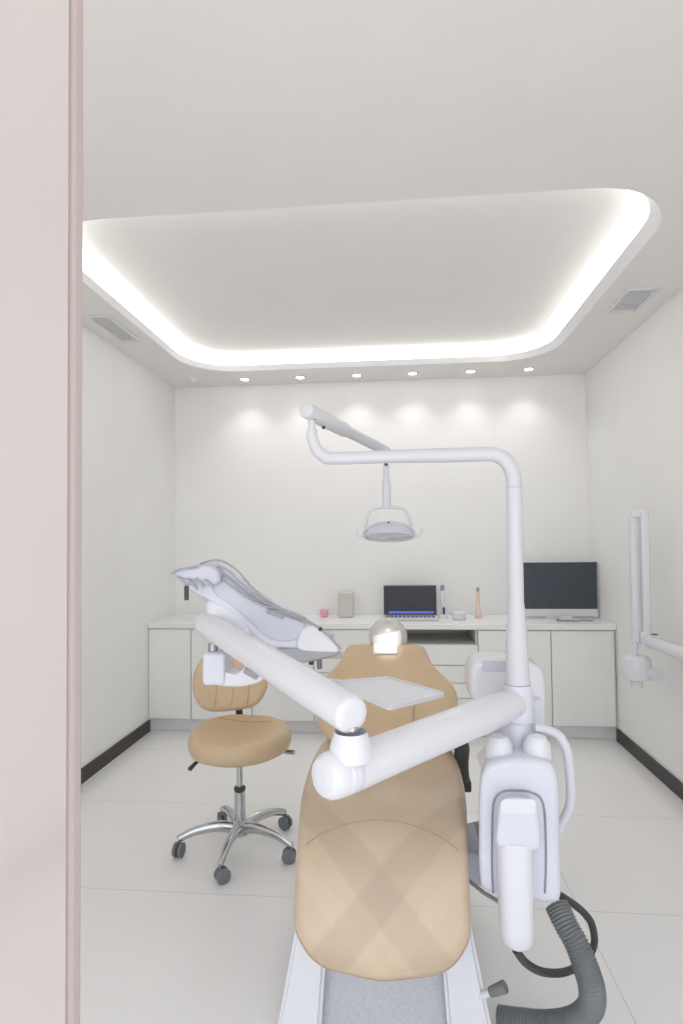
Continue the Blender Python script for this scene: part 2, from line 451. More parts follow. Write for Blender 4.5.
# ------------------------------------------------------------------ things on the worktop
Z = CT+.001
def onC(u, Y): return at(u, 600, Y).x
# laptop
x0, x1 = onC(383.5, 5.12), onC(437, 5.12); xm = (x0+x1)/2; W = x1-x0
r = empty('laptop', (xm, 5.12, Z), 'open laptop with dark screen and silver base on the worktop', 'laptop')
R = Matrix.Rotation(.09, 3, 'X')
MB().box((xm, 5.05, Z+.012), (W, .23, .022), .007).build('keyboard_base', 'tube', r)
k = MB()
for j in range(5):
    for i in range(12): k.box((xm-W*.42+i*W*.076, 4.99+j*.03, Z+.0245), (W*.06, .022, .003), .001)
k.build('keys', 'midgrey', r, 'rows of dark keys')
lid = MB().box((xm, 5.19, Z+.02+.125), (W, .012, .262), .005, rot=Matrix.Rotation(-.12, 3, 'X')).build('lid', 'dark', r)
MB().box((xm, 5.182, Z+.02+.133), (W-.024, .004, .22), .0, rot=Matrix.Rotation(-.12, 3, 'X')).build('screen', 'lscreen', lid)
MB().box((xm+.01, 5.1675, Z+.044), (W-.07, .003, .018), .0, rot=Matrix.Rotation(-.12, 3, 'X')).build('task_bar', 'bluebar', lid)
# monitor
Ym = 5.14
x0, x1 = onC(520.5, Ym), onC(598, Ym); xm = (x0+x1)/2; W = x1-x0
zt = at(560, 562, Ym).z; zb = at(560, 609, Ym).z
r = empty('monitor', (xm, Ym, Z), 'large flat monitor with dark screen at the right end of the worktop', 'monitor')
MB().box((xm, Ym+.012, (zt+Z+.018)/2+.0), (W, .035, zt-Z-.018+.01), .006).build('housing', 'white', r)
MB().box((xm, Ym-.0075, (zt+zb)/2), (W-.014, .006, zt-zb-.004), .001).build('screen', 'screen', r)
MB().tube([(xm-.11, Ym-.02, Z+.012), (xm+.11, Ym-.02, Z+.012)], .008, n=12).build('foot_bar', 'tube', r)
b = MB(); b.prism([Vector((p[0], p[1], Z)) for p in rrect(xm, Ym+.04, .28, .17, .03)], (0, 0, 0), (0, 0, .01), .003); b.build('stand_base', 'tube', r)
MB().box((xm, Ym+.04, Z+.09), (.07, .02, .17), .004).build('stand_neck', 'tube', r)
# cable and mouse in front of the monitor
g = lambda u, v: at(u, v, Ym-.09)
xq = onC(566, 5.03)
m = MB().cushion([(p[0], p[1]) for p in rrect(0, 0, .11, .062, .028)], lambda u, v, w_: Vector((xq+u, 5.03+v, Z+.016+w_)), .016, .0155, dome=.006)
mo = m.build('computer_mouse', 'tube'); tag(mo, 'small pale computer mouse in front of the monitor', 'mouse')
cb = MB().tube([(xq-.06, 5.035, Z+.005), (xq-.085, 5.00, Z+.004), (xq-.09, 4.95, Z+.004), (xq-.03, 4.93, Z+.004), (xq+.07, 4.94, Z+.004), (xq+.12, 4.98, Z+.004), (xq+.16, 4.95, Z+.004), (xq+.2, 4.98, Z+.004)], .0035, n=8)
tag(cb.build('cable', 'midgrey'), 'thin grey cable curled on the worktop below the monitor', 'cable')
# grey card box
def smallbox(name, u0, u1, v0, Y, dep, m, lab, cat, bev=.01):
    a, b = onC(u0, Y), onC(u1, Y); z1 = at((u0+u1)/2, v0, Y).z
    r = empty(name, ((a+b)/2, Y, Z), lab, cat)
    MB().box(((a+b)/2, Y, (Z+z1)/2), (b-a, dep, z1-Z), bev, seg=3).build('body', m, r)
    return r, (a+b)/2, z1, b-a
r, x, z1, ww = smallbox('paper_dispenser', 338.5, 353.5, 592, 5.2, .09, 'beigebox', 'upright grey box on the worktop between pink pot and laptop', 'dispenser')
MB().box((x, 5.2-.046, z1-.045), (ww*.6, .004, .012), .001).build('slot', 'beigebox', r)
x = onC(324, 5.2); r = empty('pink_pot', (x, 5.2, Z), 'small pink pot on the worktop left of the grey box', 'pot')
MB().lathe((x, 5.2, Z), [(.026, 0), (.034, .004), (.036, .044), (.037, .048)]).build('pot', 'pink', r)
MB().lathe((x, 5.2, Z+.048), [(.039, 0), (.04, .012), (.033, .018), (.004, .02)]).build('lid', 'patchwhite' if 0 else 'pink', r)
# curing light on charging stand
x = onC(443, 5.15); r = empty('curing_light', (x, 5.15, Z), 'tall slim white hand lamp with blue tip standing right of the laptop', 'hand lamp')
MB().lathe((x, 5.15, Z), [(.038, 0), (.04, .006), (.034, .02), (.02, .03), (.016, .034)]).build('stand', 'white', r)
MB().lathe((x, 5.15, Z+.034), [(.016, 0), (.021, .01), (.022, .12), (.019, .19), (.013, .2)]).build('handpiece', 'white', r)
MB().lathe((x-.004, 5.15, Z+.234), [(.012, 0), (.017, .006), (.018, .035), (.011, .046), (.009, .05)]).build('tip', 'blue', r, 'blue tip')
MB().lathe((x+.004, 5.128, Z+.06), [(.004, -.03), (.009, -.02), (.01, .02), (.006, .034)]).build('trigger', 'dark', r, 'dark trigger')
# peach bottle
x = onC(478, 5.15); r = empty('spray_bottle', (x, 5.15, Z), 'tall slender peach bottle with grey cap on the worktop', 'bottle')
MB().lathe((x, 5.15, Z), [(.028, 0), (.031, .006), (.027, .05), (.017, .10), (.0145, .2), (.011, .225)]).build('body', 'peach', r)
MB().lathe((x, 5.15, Z+.225), [(.012, 0), (.013, .004), (.013, .028), (.008, .035)]).build('cap', 'grey', r)
x = onC(459, 5.05); r = empty('cotton_jar', (x, 5.05, Z), 'low white rounded jar on the worktop between hand lamp and peach bottle', 'jar')
MB().lathe((x, 5.05, Z), [(.05, 0), (.058, .008), (.06, .035), (.056, .046)]).build('body', 'white', r)
MB().lathe((x, 5.05, Z+.046), [(.059, 0), (.059, .01), (.045, .018), (.012, .022), (.01, .034), (.002, .036)]).build('lid', 'white', r)

# ------------------------------------------------------------------ stool
SX, SY = -.812, 2.985
st = empty('dental_stool', (SX, SY, 0), 'tan leather swivel stool on a five-star chrome castor base, beside the dental chair', 'stool')
MB().lathe((SX, SY, .075), [(.03, 0), (.045, .006), (.045, .05), (.034, .07), (.028, .075)]).build('hub', 'chrome', st)
MB().lathe((SX, SY, .15), [(.028, -.01), (.028, .145), (.024, .15)]).build('column', 'chrome', st)
MB().lathe((SX, SY, .30), [(.029, 0), (.03, .004), (.03, .014), (.026, .018)]).build('collar', 'dark', st, 'black collar')
MB().lathe((SX, SY, .318), [(.016, 0), (.016, .18)]).build('gas_lift', 'chrome', st)
for k in range(5):
    a = math.radians(-92+72*k); dx, dy = math.cos(a), math.sin(a); P = lambda r_, z_: Vector((SX+dx*r_, SY+dy*r_, z_))
    lg = MB(); lg.tube([P(.035, .115), P(.11, .128), P(.22, .115), P(.302, .085)], [.031, .027, .021, .017], n=16, smooth=5, flat=.8)
    leg = lg.build('leg', 'chrome', st)
    MB().tube([P(.298, .087), P(.298, .055)], .008, n=12, cap='flat').build('caster_stem', 'steel', leg)
    w = MB(); b = a+.7+k*1.3
    wx = Vector((math.cos(b), math.sin(b), 0)); sh = Vector((-wx.y, wx.x, 0))*.008
    cc = P(.298, .035)+sh
    for s in (-1, 1): w.lathe(cc+wx*(.006 if s > 0 else -.024), [(.025, 0), (.034, .003), (.034, .016), (.025, .019)], axis=wx, n=24)
    w.build('caster_wheel', 'midgrey', leg)
    hd = MB(); vs = []
    hd.lathe(cc-wx*.005, [(.004, 0), (.026, 0), (.026, .01), (.004, .01)], axis=wx, n=20); hd.build('caster_hood', 'dark', leg)
SZ = .545
ang = math.radians(-6)
def smap(u, v, w_):
    # saddle shape: raised rear and sides, soft dip along the middle
    rise = .055*max(0, v/.2)**2 + .02*max(0, -v/.22) * 0 + .02*(u/.26)**2 - .012*math.exp(-((u)/.09)**2)*(1 if w_ > 0 else 0)
    x = u*math.cos(ang)-v*math.sin(ang); y = u*math.sin(ang)+v*math.cos(ang)
    return Vector((SX+x+.005, SY+y-.02, SZ+w_+rise))
out = smooth_closed([(-.19, -.17), (-.09, -.215), (.06, -.215), (.19, -.15), (.262, -.02), (.235, .11), (.12, .185), (0, .205), (-.12, .185), (-.235, .11), (-.258, -.03)], 6)
out = [(p[0], p[1]) for p in out]
seat = MB().cushion(out, smap, .052, .052, p=2.2, dome=.014).build('seat', 'leather', st)
sm = MB()
sm.tube([smap(u, .115-.5*(u+.0)**2, .0655) for u in [(-.16+.30*i/16) for i in range(17)]], .0016, n=6, smooth=2)
sm.build('seam', 'stitch', seat)
MB().lathe((SX, SY, .485), [(.02, 0), (.07, .006), (.09, .014), (.09, .02)]).build('seat_plate', 'dark', st)
for s, L_ in ((-1, ((-.09, -.03, .497), (-.17, -.10, .487), (-.205, -.16, .462))), (1, ((.09, 0, .50), (.2, .0, .50), (.285, -.03, .508)))):
    MB().tube([(SX+a_, SY+b_, c_) for a_, b_, c_ in L_], [.007, .007, .012], n=10, smooth=4).build('lever', 'dark' if s < 0 else 'steel', st)
# backrest (sits at the rear left, turned a little)
bc = Vector((-.915, 3.21, .80)); ba = math.radians(8)
def bmap(u, v, w_):
    cu = .9*u*u      # wraps round
    y = -w_ - cu + .10*(v/.2)*.3
    x = u*math.cos(ba)-y*math.sin(ba); yy = u*math.sin(ba)+y*math.cos(ba)
    return bc+Vector((x, yy, v))
out = [(p[0], p[1]) for p in smooth_closed([(-.10, -.155), (.05, -.15), (.15, -.115), (.2, -.02), (.192, .08), (.13, .15), (0, .168), (-.13, .15), (-.192, .08), (-.205, -.03), (-.17, -.115)], 6)]
br = MB().cushion(out, bmap, .04, .03, p=2.2, dome=.012).build('backrest', 'leather', st)
for u in (-.085, .005, .09): MB().tube([bmap(u+.012*math.sin(q*3), v, .0525) for q, v in [(i/8, -.12+.24*i/8) for i in range(9)]], .0013, n=6, smooth=2).build('seam', 'stitch', br)
MB().tube([(SX-.02, SY+.06, .495), (SX-.05, SY+.2, .50), (SX-.08, SY+.31, .53), (SX-.095, SY+.33, .64), (SX-.10, SY+.30, .76)], .012, n=12, smooth=5, flat=1.6).build('back_support', 'dark', st)

# ------------------------------------------------------------------ dental chair
CX = -.055
ch = empty('dental_chair', (CX, 2.2, 0), 'tan leather dental chair with reclined backrest and round pale headrest', 'dental chair')
# long seat + leg rest cushion swept along a bent centre line
path = [(2.50, .700), (2.30, .690), (2.10, .688), (1.93, .680), (1.82, .640), (1.755, .585), (1.71, .51), (1.685, .44), (1.67, .375)]
PL_ = [0]
for a, b in zip(path, path[1:]): PL_.append(PL_[-1]+math.hypot(b[0]-a[0], b[1]-a[1]))
LT = PL_[-1]
def pth(s):
    s = max(-.05, min(LT+.05, s)); i = 0
    while i < len(PL_)-2 and PL_[i+1] < s: i += 1
    t = (s-PL_[i])/(PL_[i+1]-PL_[i]); p1, p2 = path[i], path[i+1]
    if 0 <= t <= 1:
        p0 = path[max(i-1, 0)]; p3 = path[min(i+2, len(path)-1)]
        f_ = lambda k: .5*((2*p1[k])+(-p0[k]+p2[k])*t+(2*p0[k]-5*p1[k]+4*p2[k]-p3[k])*t*t+(-p0[k]+3*p1[k]-3*p2[k]+p3[k])*t**3)
        return f_(0), f_(1)
    return p1[0]+(p2[0]-p1[0])*t, p1[1]+(p2[1]-p1[1])*t
def cmap(u, s, w_):
    y, z = pth(s); y1, z1 = pth(s-.02); y2, z2 = pth(s+.02)
    ty, tz = y2-y1, z2-z1; l = math.hypot(ty, tz); ny, nz = tz/l, -ty/l
    if nz < 0: ny, nz = -ny, -nz
    crown = -.10*u*u*(1 if w_ > 0 else 0)
    return Vector((CX+u, y+ny*(w_+crown), z+nz*(w_+crown)))
half = [(0, .262), (.08, .278), (.2, .286), (.35, .285), (.5, .276), (.62, .264), (.75, .254), (.86, .252)]
right = []
for s_, w_ in half:
    if s_ < LT-.16: right.append((w_, s_))
R_ = .185; wE = .250
for k in range(0, 8):
    a = PI/2*k/8; right.append((wE-R_+R_*math.cos(a)*1.0, LT-.118+.13*math.sin(a)))
right.insert(0, (.22, -.02)); right.append((0, LT+.022))
lft = [(-u, s_) for u, s_ in right[:-1]][::-1]
poly = right+lft+[(0, -.03)]
ol = [(p[0], p[1]) for p in smooth_closed(poly, 4)]
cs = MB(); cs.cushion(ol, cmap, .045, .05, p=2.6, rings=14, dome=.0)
for_sub = cs.build('seat_cushion', 'leather_banded', ch, 'tan cushion crossed by two darker diagonal bands')
sm = MB()
sm.tube([cmap(u, .635+.09*(u/.24)**2+.0, .0455) for u in [(-.225+.45*i/20) for i in range(21)]], .0022, n=6, smooth=2)
sm.build('seam', 'stitch', for_sub)
pp = []
cu, cv = sum(o[0] for o in ol)/len(ol), sum(o[1] for o in ol)/len(ol)
for (u, s_) in ol:
    if s_ > LT-.09: pp.append(cmap(cu+(u-cu)*.978, cv+(s_-cv)*.978, .030))
pp.sort(key=lambda p: p.x)
MB().tube(pp, .0016, n=6, smooth=2, cap='flat').build('piping', 'stitch', for_sub)
# backrest: shield shape
b0 = Vector((CX, 2.44, .715)); b1 = Vector((CX, 2.76, 1.065)); bd = (b1-b0).normalized(); bn = Vector((0, -bd.z, bd.y))
BL = (b1-b0).length
def kmap(u, v, w_):
    bow = .35*u*u
    return b0+Vector((u, 0, 0))+bd*v+bn*(w_+bow*(1 if True else 0))
prof = [(0, .19), (.04, .25), (.10, .285), (.17, .305), (.235, .302), (.29, .272), (.34, .232), (.385, .205), (.43, .190), (.46, .178), (.478, .14)]
ol2 = [(w_, v) for v, w_ in prof]+[(0, .482)]+[(-w_, v) for v, w_ in prof[::-1]]+[(0, -.008)]
ol2 = [(p[0], p[1]) for p in smooth_closed(ol2, 4)]
bk = MB().cushion(ol2, kmap, .045, .04, p=2.6, rings=12, dome=.008).build('backrest', 'leather', ch)
sm = MB(); sm.tube([kmap(.105+.02*i/6, .05+.11*i/6, .0545) for i in range(7)], .0022, n=6, smooth=2)
sm.build('seam', 'stitch', bk)
MB().prism([b0+Vector((u*.86, 0, 0))+bd*(v*.92+.02)+bn*(-.035) for u, v in ol2], (0, 0, 0), bn*-.05, .02).build('back_shell', 'cool', ch)
# headrest
hc = at(388, 637, 2.79)
hp = [(.0005, -.09)]+[(.0905*math.cos(a), .0905*math.sin(a)) for a in [(-PI/2+PI*i/28) for i in range(1, 28)]]+[(.0005, .09)]
hr = MB().lathe(hc, hp, n=40).build('headrest', 'silver', ch, 'round glossy pale grey headrest')
# white patch: bulging panel on the front of the headrest
pv = []; pf = []; nu, nv = 14, 10
for lay in (0, 1):
    for j in range(nv+1):
        for i in range(nu+1):
            u = i/nu; v = j/nv
            au = math.radians(-50+94*u); top = .17+.30*u; av = math.asin(-.80+(.80+top)*v)
            e = min(u, 1-u, v, 1-v); rr = .0915+(.005*min(1, (e/.12))**.5 if lay else -.004)
            rr2 = rr
            pv.append(hc+Vector((rr2*math.cos(av)*math.sin(au), -rr2*math.cos(av)*math.cos(au), rr2*math.sin(av))))
K_ = (nu+1)*(nv+1)
for lay in (0, 1):
    for j in range(nv):
        for i in range(nu):
            a = lay*K_+j*(nu+1)+i; q = [a, a+1, a+nu+2, a+nu+1]; pf.append(q if lay else q[::-1])
for i in range(nu):
    for j in (0, nv): a = j*(nu+1)+i; pf.append([a, a+1, K_+a+1, K_+a])
for j in range(nv):
    for i in (0, nu): a = j*(nu+1)+i; pf.append([a, a+nu+1, K_+a+nu+1, K_+a])
MB().faces(pv, pf).build('head_patch', 'patchwhite', hr, 'white patch on the front of the headrest')
MB().box(b0+bd*(BL+.005)+bn*(-.015), (.07, .02, .14), .006, rot=Matrix.Rotation(-(PI/2-math.atan2(bd.z, bd.y)), 3, 'X')).build('headrest_bar', 'steel', ch)
MB().box(b0+bd*(.437)+bn*(.058), (.11, .016, .055), .007, rot=Matrix.Rotation(-(PI/2-math.atan2(bd.z, bd.y)), 3, 'X')).build('neck_glow', 'patchwhite', ch, 'white slab standing in for the glow below the headrest')  # lamp glow on the backrest top, put in as a white slab
# base: grey pillar, flared white covers, foot plate
def ring_prism(sections, name, m, par, label=None):
    """stack of horizontal rounded rectangles: (z, cx, cy, w, d, r)"""
    vs = []; fs = []
    for (z, cx_, cy_, w_, d_, r_) in sections:
        vs += [Vector((p[0], p[1], z)) for p in rrect(cx_, cy_, w_, d_, r_, 6)]
    n = len(rrect(0, 0, 1, 1, .1, 6))
    for j in range(len(sections)-1):
        for i in range(n): i2 = (i+1) % n; fs.append([j*n+i, j*n+i2, (j+1)*n+i2, (j+1)*n+i])
    fs.append(list(range(n))[::-1]); fs.append([(len(sections)-1)*n+i for i in range(n)])
    return MB().faces(vs, fs).build(name, m, par, label)
ring_prism([(.0, CX-.01, 2.28, .58, .98, .10), (.03, CX-.01, 2.28, .58, .98, .10), (.05, CX-.01, 2.28, .56, .95, .09)], 'base_plate', 'cool', ch)
ring_prism([(.05, CX, 2.235, .42, .72, .02), (.2, CX, 2.245, .40, .68, .02), (.38, CX, 2.25, .38, .60, .02), (.50, CX, 2.26, .36, .50, .02), (.605, CX, 2.27, .34, .40, .02)], 'pedestal', 'pillar', ch, 'grey speckled pedestal')
for sgn in (-1, 1):
    pts = [(1.83, .05), (1.86, .30), (1.93, .44), (2.10, .50), (2.45, .50), (2.60, .30), (2.66, .05)]
    pg = []
    for (y, z) in pts: pg.append((y, z))
    vs = []; fs = []; n = len(pts)
    for xo in (0, 1):
        for (y, z) in pts:
            flare = (.50-z)*.19
            x = CX+sgn*(.165+(.082 if xo else 0)+flare*(1 if xo else .35))
            vs.append(Vector((x, y, z)))
    for i in range(n): i2 = (i+1) % n; fs.append([i, i2, n+i2, n+i])
    fs.append(list(range(n))); fs.append([n+i for i in range(n)][::-1])
    b_ = MB().faces(vs, fs); bmesh.ops.bevel(b_.bm, geom=b_.bm.edges[:], offset=.012, segments=3, affect='EDGES')
    b_.build('side_cover', 'white', ch)
ring_prism([(.60, CX, 2.17, .36, .50, .05), (.635, CX, 2.17, .40, .56, .06), (.65, CX, 2.17, .40, .56, .06)], 'seat_frame', 'cool', ch)
# back hinge bracket
MB().box((CX, 2.49, .655), (.26, .12, .09), .02, seg=3).build('hinge', 'cool', ch)
# foot lever knob
p0 = at(478, 997, 1.86); p1 = at(491, 992, 1.84); p2 = at(500, 988, 1.83)
lv = MB().tube([p0+Vector((-.01, 0, -.002)), p1], .0095, n=14).build('foot_lever', 'white', ch)
MB().tube([p1, p2+Vector((.012, 0, .004))], [.014, .018], n=18).build('lever_knob', 'midgrey', lv, 'dark grey knob')
# arm rest, right side
q = lambda u, v, Y=2.36: at(u, v, Y)
MB().tube([q(452, 748)-Vector((.0, -.05, .0)), q(459, 743), q(462, 748), q(461, 765), q(462, 787)], [.022, .026, .03, .03, .032], n=14, smooth=5, flat=.8).build('armrest_bracket', 'dark', ch, 'black bent armrest bracket')
MB().box(q(463, 784), (.06, .06, .045), .008).build('armrest_pad', 'dark', ch)

# ------------------------------------------------------------------ dental unit beside the chair
U = empty('dental_unit', (.37, 1.9, 0), 'white dental unit cabinet with cup holder, right beside the dental chair', 'dental unit')
Yu = 1.76
def scr(pts, Y): return [at(u, v, Y) for u, v in pts]
def srr(u0, v0, u1, v1, r, n=6): return [(p[0], p[1]) for p in rrect((u0+u1)/2, (v0+v1)/2, u1-u0, v1-v0, r, n)]
body = smooth_closed([(479, 880), (478.5, 830), (479, 790), (483, 771), (493, 762), (520, 759), (547, 763), (556, 772), (559.5, 792), (561, 850), (561.5, 897), (553, 905), (530, 903), (505, 899), (484, 892)], 3)
MB().prism([at(p[0], p[1], Yu) for p in body], (0, 0, 0), (.034, .22, 0), .022, seg=4, taper=.95).build('body', 'cool', U)
# arch groove and front cover
arch = [(493, 893), (492, 860), (492.5, 815), (495, 799), (503, 791.5), (516, 790.5), (530, 792), (541, 799), (545, 817), (546, 860), (545, 893)]
MB().tube([at(u, v, Yu-.002) for u, v in arch], .003, n=8, smooth=5, cap='flat').build('panel_joint', 'groove', U, 'dark thin arch-shaped joint')
cov = [(497.5, 818), (499, 804), (506, 797.5), (517, 796.5), (530, 798.5), (537, 805), (539.5, 818), (541, 846), (535, 851), (519, 853), (504, 848), (495.5, 843)]
MB().prism([at(u, v, Yu-.07) for u, v in smooth_closed(cov, 3)], (0, 0, 0), (.017, .085, -.037), .014, seg=4).build('front_cover', 'cool', U)
MB().prism([at(u, v, Yu-.0745) for u, v in srr(500.5, 799, 536.5, 814, 5)], (0, 0, 0), (0, .02, -.008), .003).build('cover_cap', 'white', U)
# long rounded vertical housing below the cover
vs_ = []
x_c = at(517, 900, Yu-.05)
zt_, zb_ = at(517, 845, Yu-.05).z, at(517, 948, Yu-.05).z
ring_prism([(zb_, x_c.x+.002, Yu-.035, .06, .06, .029), (zb_+.012, x_c.x+.002, Yu-.035, .085, .08, .036), (zb_+.04, x_c.x+.001, Yu-.035, .096, .09, .04), ((zb_+zt_)/2, x_c.x, Yu-.03, .098, .09, .04), (zt_+.01, x_c.x, Yu-.03, .10, .09, .04)], 'cup_holder', 'white', U)
# upper body behind the post with slanting head
ub = smooth_closed([(472, 700), (470, 678), (474, 664), (486, 660), (512, 660), (540, 667), (546, 690), (546, 728), (540, 760), (512, 772), (495, 765), (490, 715)], 3)
MB().prism([at(u, v, 2.06) for u, v in ub], (0, 0, 0), (0, .17, 0), .02, seg=4).build('rear_housing', 'white', U)
MB().prism([at(u, v, 2.055) for u, v in srr(482, 661.5, 511, 671.5, 3)], (0, 0, 0), (0, .02, 0), .004).build('display_panel', 'lav', U, 'pale blue display panel')
MB().prism([at(u, v, 2.02) for u, v in [(507, 700), (542, 700), (542, 735), (507, 735)]], (0, 0, 0), (0, .12, 0), .01).build('post_bracket', 'white', U)
# neck carrying the arm hub and the post, and two shoulder lobes
zn0 = at(517, 772, 1.93).z; zHub = at(338, 775, 1.33).z+.01; zN = zHub-.058
pn = at(517, 730, 1.93)
MB().lathe((pn.x, 1.93, at(517, 772, 1.93).z), [(.062, 0), (.06, .03), (.052, .07), (.05, zN-zn0-.006), (.046, zN-zn0)]).build('neck', 'cool', U)
for u_ in (499, 537):
    c_ = at(u_, 752, 1.84)
    MB().lathe((c_.x, 1.84, c_.z-.06), [(.02, 0), (.038, .01), (.043, .05), (.04, .085), (.026, .108), (.004, .115)], n=24).build('shoulder', 'white', U)
MB().prism([at(u, v, 1.80) for u, v in smooth_closed([(486, 775), (490, 763), (499, 757), (538, 758), (548, 764), (551, 777)], 3)], (0, 0, 0), (0, .14, 0), .015).build('top_cap', 'white', U)
# side hose loop
MB().tube([at(u, v, 1.88) for u, v in [(536, 728), (547, 730), (558, 735), (566, 748), (569, 765), (571, 790), (570, 805), (565, 818), (557, 833)]], .0145, n=14, smooth=5).build('grab_loop', 'tube', U, 'white curved grab tube')
# arm linking the unit to the chair base, with its foot
MB().prism([at(u, v, 1.95) for u, v in [(466, 852), (482, 852), (484, 888), (474, 885), (466, 878)]], (0, 0, 0), (0, .2, 0), .008).build('link_bracket', 'lav', U)
MB().tube([at(468, 880, 1.90), at(484, 893, 1.86), at(501, 903, 1.82)], .006, n=10, smooth=0).build('link_rod', 'grey', U, 'grey metal rod')
MB().tube([(.247, 2.19, .50), (.30, 2.16, .53), (.36, 2.05, .58)], .035, n=14, smooth=4).build('link_arm', 'lav', U)

# hoses
hz = [at(557, 906, 1.84), at(566, 925, 1.80), at(577, 945, 1.77), at(586, 968, 1.75), at(592, 990, 1.75), at(590, 1008, 1.80), at(575, 1020, 1.86), at(552, 1024, 1.90), at(525, 1022, 1.93), at(499, 1021, 1.96)]
hz[0] = hz[0]+Vector((0, 0, .0))
for i in (5, 6, 7, 8, 9): hz[i].z = max(.037, hz[i].z)
for i in range(4, 10): hz[i].z = max(.037, hz[i].z)
h1 = MB().tube(hz, [.036]*3+[.037]*7, n=20, smooth=8, ribs=.0085, cap='flat').build('suction_hose', 'midgrey')
tag(h1, 'thick grey ribbed hose hanging below the dental unit to the floor', 'hose')
hz2 = [at(516, 950, 1.72), at(526, 963, 1.74), at(543, 972, 1.80), at(565, 972, 1.90), at(584, 962, 1.96), at(594, 945, 1.98), at(592, 925, 1.95), at(584, 913, 1.92), at(572, 903, 1.90), at(556, 893, 1.88)]
h2 = MB().tube(hz2, .0115, n=14, smooth=8, cap='flat', ribs=.008).build('drain_hose', 'dark')
tag(h2, 'thin black hose looping from the cup holder behind the thick grey hose', 'hose')

# ------------------------------------------------------------------ operating lamp on its post
PX = at(516, 600, 1.93).x
zp = at(517, 700, 1.93).z
Yp = 1.93
L = empty('operating_lamp', (PX, Yp, zp), 'white operating lamp hanging from a bent post and jointed arm', 'operating lamp')
t1 = at(515, 475, Yp); zt = at(500, 454, Yp).z
MB().lathe((PX, Yp, zHub+.0575), [(.0385, 0), (.036, .03), (.032, .16), (.0265, .24), (.0262, .25)], n=28).build('post_socket', 'tube', L)
post = [(PX, Yp, zHub+.07), (PX, Yp, 1.45), (PX, Yp, 1.70)]
zz_ = zt
bend = [(PX, Yp, zz_-.085), (PX-.010, Yp, zz_-.045), (PX-.035, Yp, zz_-.013), (PX-.075, Yp, zz_)]
MB().tube(post+[(PX, Yp, zz_-.11)], .0245, n=28, smooth=0, cap='flat').build('post', 'tube', L)
xe = at(325, 458, Yp).x
hx = [(PX, Yp, zz_-.11)]+bend+[(PX-.2, Yp, zz_), (PX-.4, Yp, zz_), (xe+.03, Yp, zz_-.002), (xe-.0, Yp, zz_+.005), (xe-.028, Yp, zz_+.03), (xe-.042, Yp, zz_+.07), (xe-.043, Yp, zz_+.095)]
MB().tube(hx, [.0245, .0245, .0245, .0245, .0242, .024, .0215, .021, .021, .020, .019, .018], n=24, smooth=7, cap='flat').build('bent_arm', 'tube', L)
MB().lathe((PX, Yp, zz_-.112), [(.0246, 0), (.0252, .001), (.0252, .003), (.0246, .004)], n=28).build('joint_ring', 'lav', L)
xj = xe-.043
MB().lathe((xj, Yp, zz_+.095), [(.0125, 0), (.0125, .035)], n=20).build('pivot', 'tube', L)
j = at(311, 419, Yp); aL = Vector((xj, Yp, at(311, 413, Yp).z))
aE = at(386, 451, 2.44)
dr_ = (aE-aL).normalized()
A = MB(); A.tube([aL-dr_*.03, aL+dr_*.1, aL+dr_*.22, aL+dr_*.24, aE], [.027, .0275, .027, .021, .021], n=20, smooth=0); A.build('spring_arm', 'tube', L)
MB().box(aL+dr_*.075+Vector((0, -.004, -.029)), (.012, .012, .012), .003).build('screw', 'dark', L, 'black screw')
MB().lathe((xj, Yp, zz_+.127), [(.014, 0), (.016, .002), (.016, .01), (.012, .014)], n=20).build('pivot_cap', 'steel', L)
lx, ly = aE.x, 2.44
kz = at(387, 464, ly).z
MB().lathe((lx, ly, aE.z-.045), [(.012, 0), (.018, .004), (.02, .03), (.02, .05), (.012, .06)], n=20).build('knuckle', 'tube', L)
MB().box((lx, ly-.012, kz), (.014, .016, .018), .002).build('screw', 'dark', L, 'black screw')
zs1 = at(387, 478, ly).z; zs2 = at(387, 508, ly).z
MB().lathe((lx, ly, zs2), [(.017, 0), (.0185, .004), (.0185, (zs1-zs2)*.82), (.0125, (zs1-zs2)), (.0115, kz-zs2)], n=20).build('drop_stem', 'tube', L)
S = lambda u, v, Y=2.44: at(u, v, Y)
MB().tube([S(366, 532), S(366, 522), S(369, 513), S(374, 508.5), S(388, 507), S(402, 508.5), S(408, 514), S(411, 523), S(411, 532)], .0065, n=12, smooth=5).build('yoke', 'tube', L)
# lamp head: arched bowl reflector facing down and towards the chair
hc2 = S(389, 535); hd = L
ang_t = math.radians(79)     # axis tilt: mouth faces down, a little to the front
ax = Vector((0, -math.cos(ang_t), -math.sin(ang_t)))
bowl = [(.001, -.055), (.04, -.05), (.075, -.034), (.098, -.008), (.104, .01), (.099, .012), (.088, .0), (.07, -.018), (.035, -.034), (.001, -.04)]
hs = MB().lathe(hc2, bowl, axis=ax, n=40, sx=1.0).build('lamp_shell', 'lav', L)
MB().lathe(hc2, [(.001, .012), (.05, .009), (.085, .004), (.094, .0), (.001, -.006)], axis=ax, n=36).build('reflector_glass', 'sheen', hs)
rim = MB()
rim.tube([hc2+Vector((.106*math.cos(t), -.03*math.sin(t), .003+.050*math.sin(t))) for t in [PI*i/14 for i in range(15)]], .005, n=10, smooth=2)
rim.build('rim', 'tube', hs)
MB().box(S(388.5, 522.5, 2.36), (.009, .008, .006), .002).build('indicator', 'dark', hs)
for (u1, v1), (u2, v2), (u3, v3) in (((365, 536), (359, 535), (355.5, 529)), ((413, 536), (419, 535), (422.5, 529))):
    MB().tube([S(u1, v1), S(u2, v2), S(u3, v3)], [.006, .0075, .006], n=10, smooth=5).build('handle', 'tube', L)
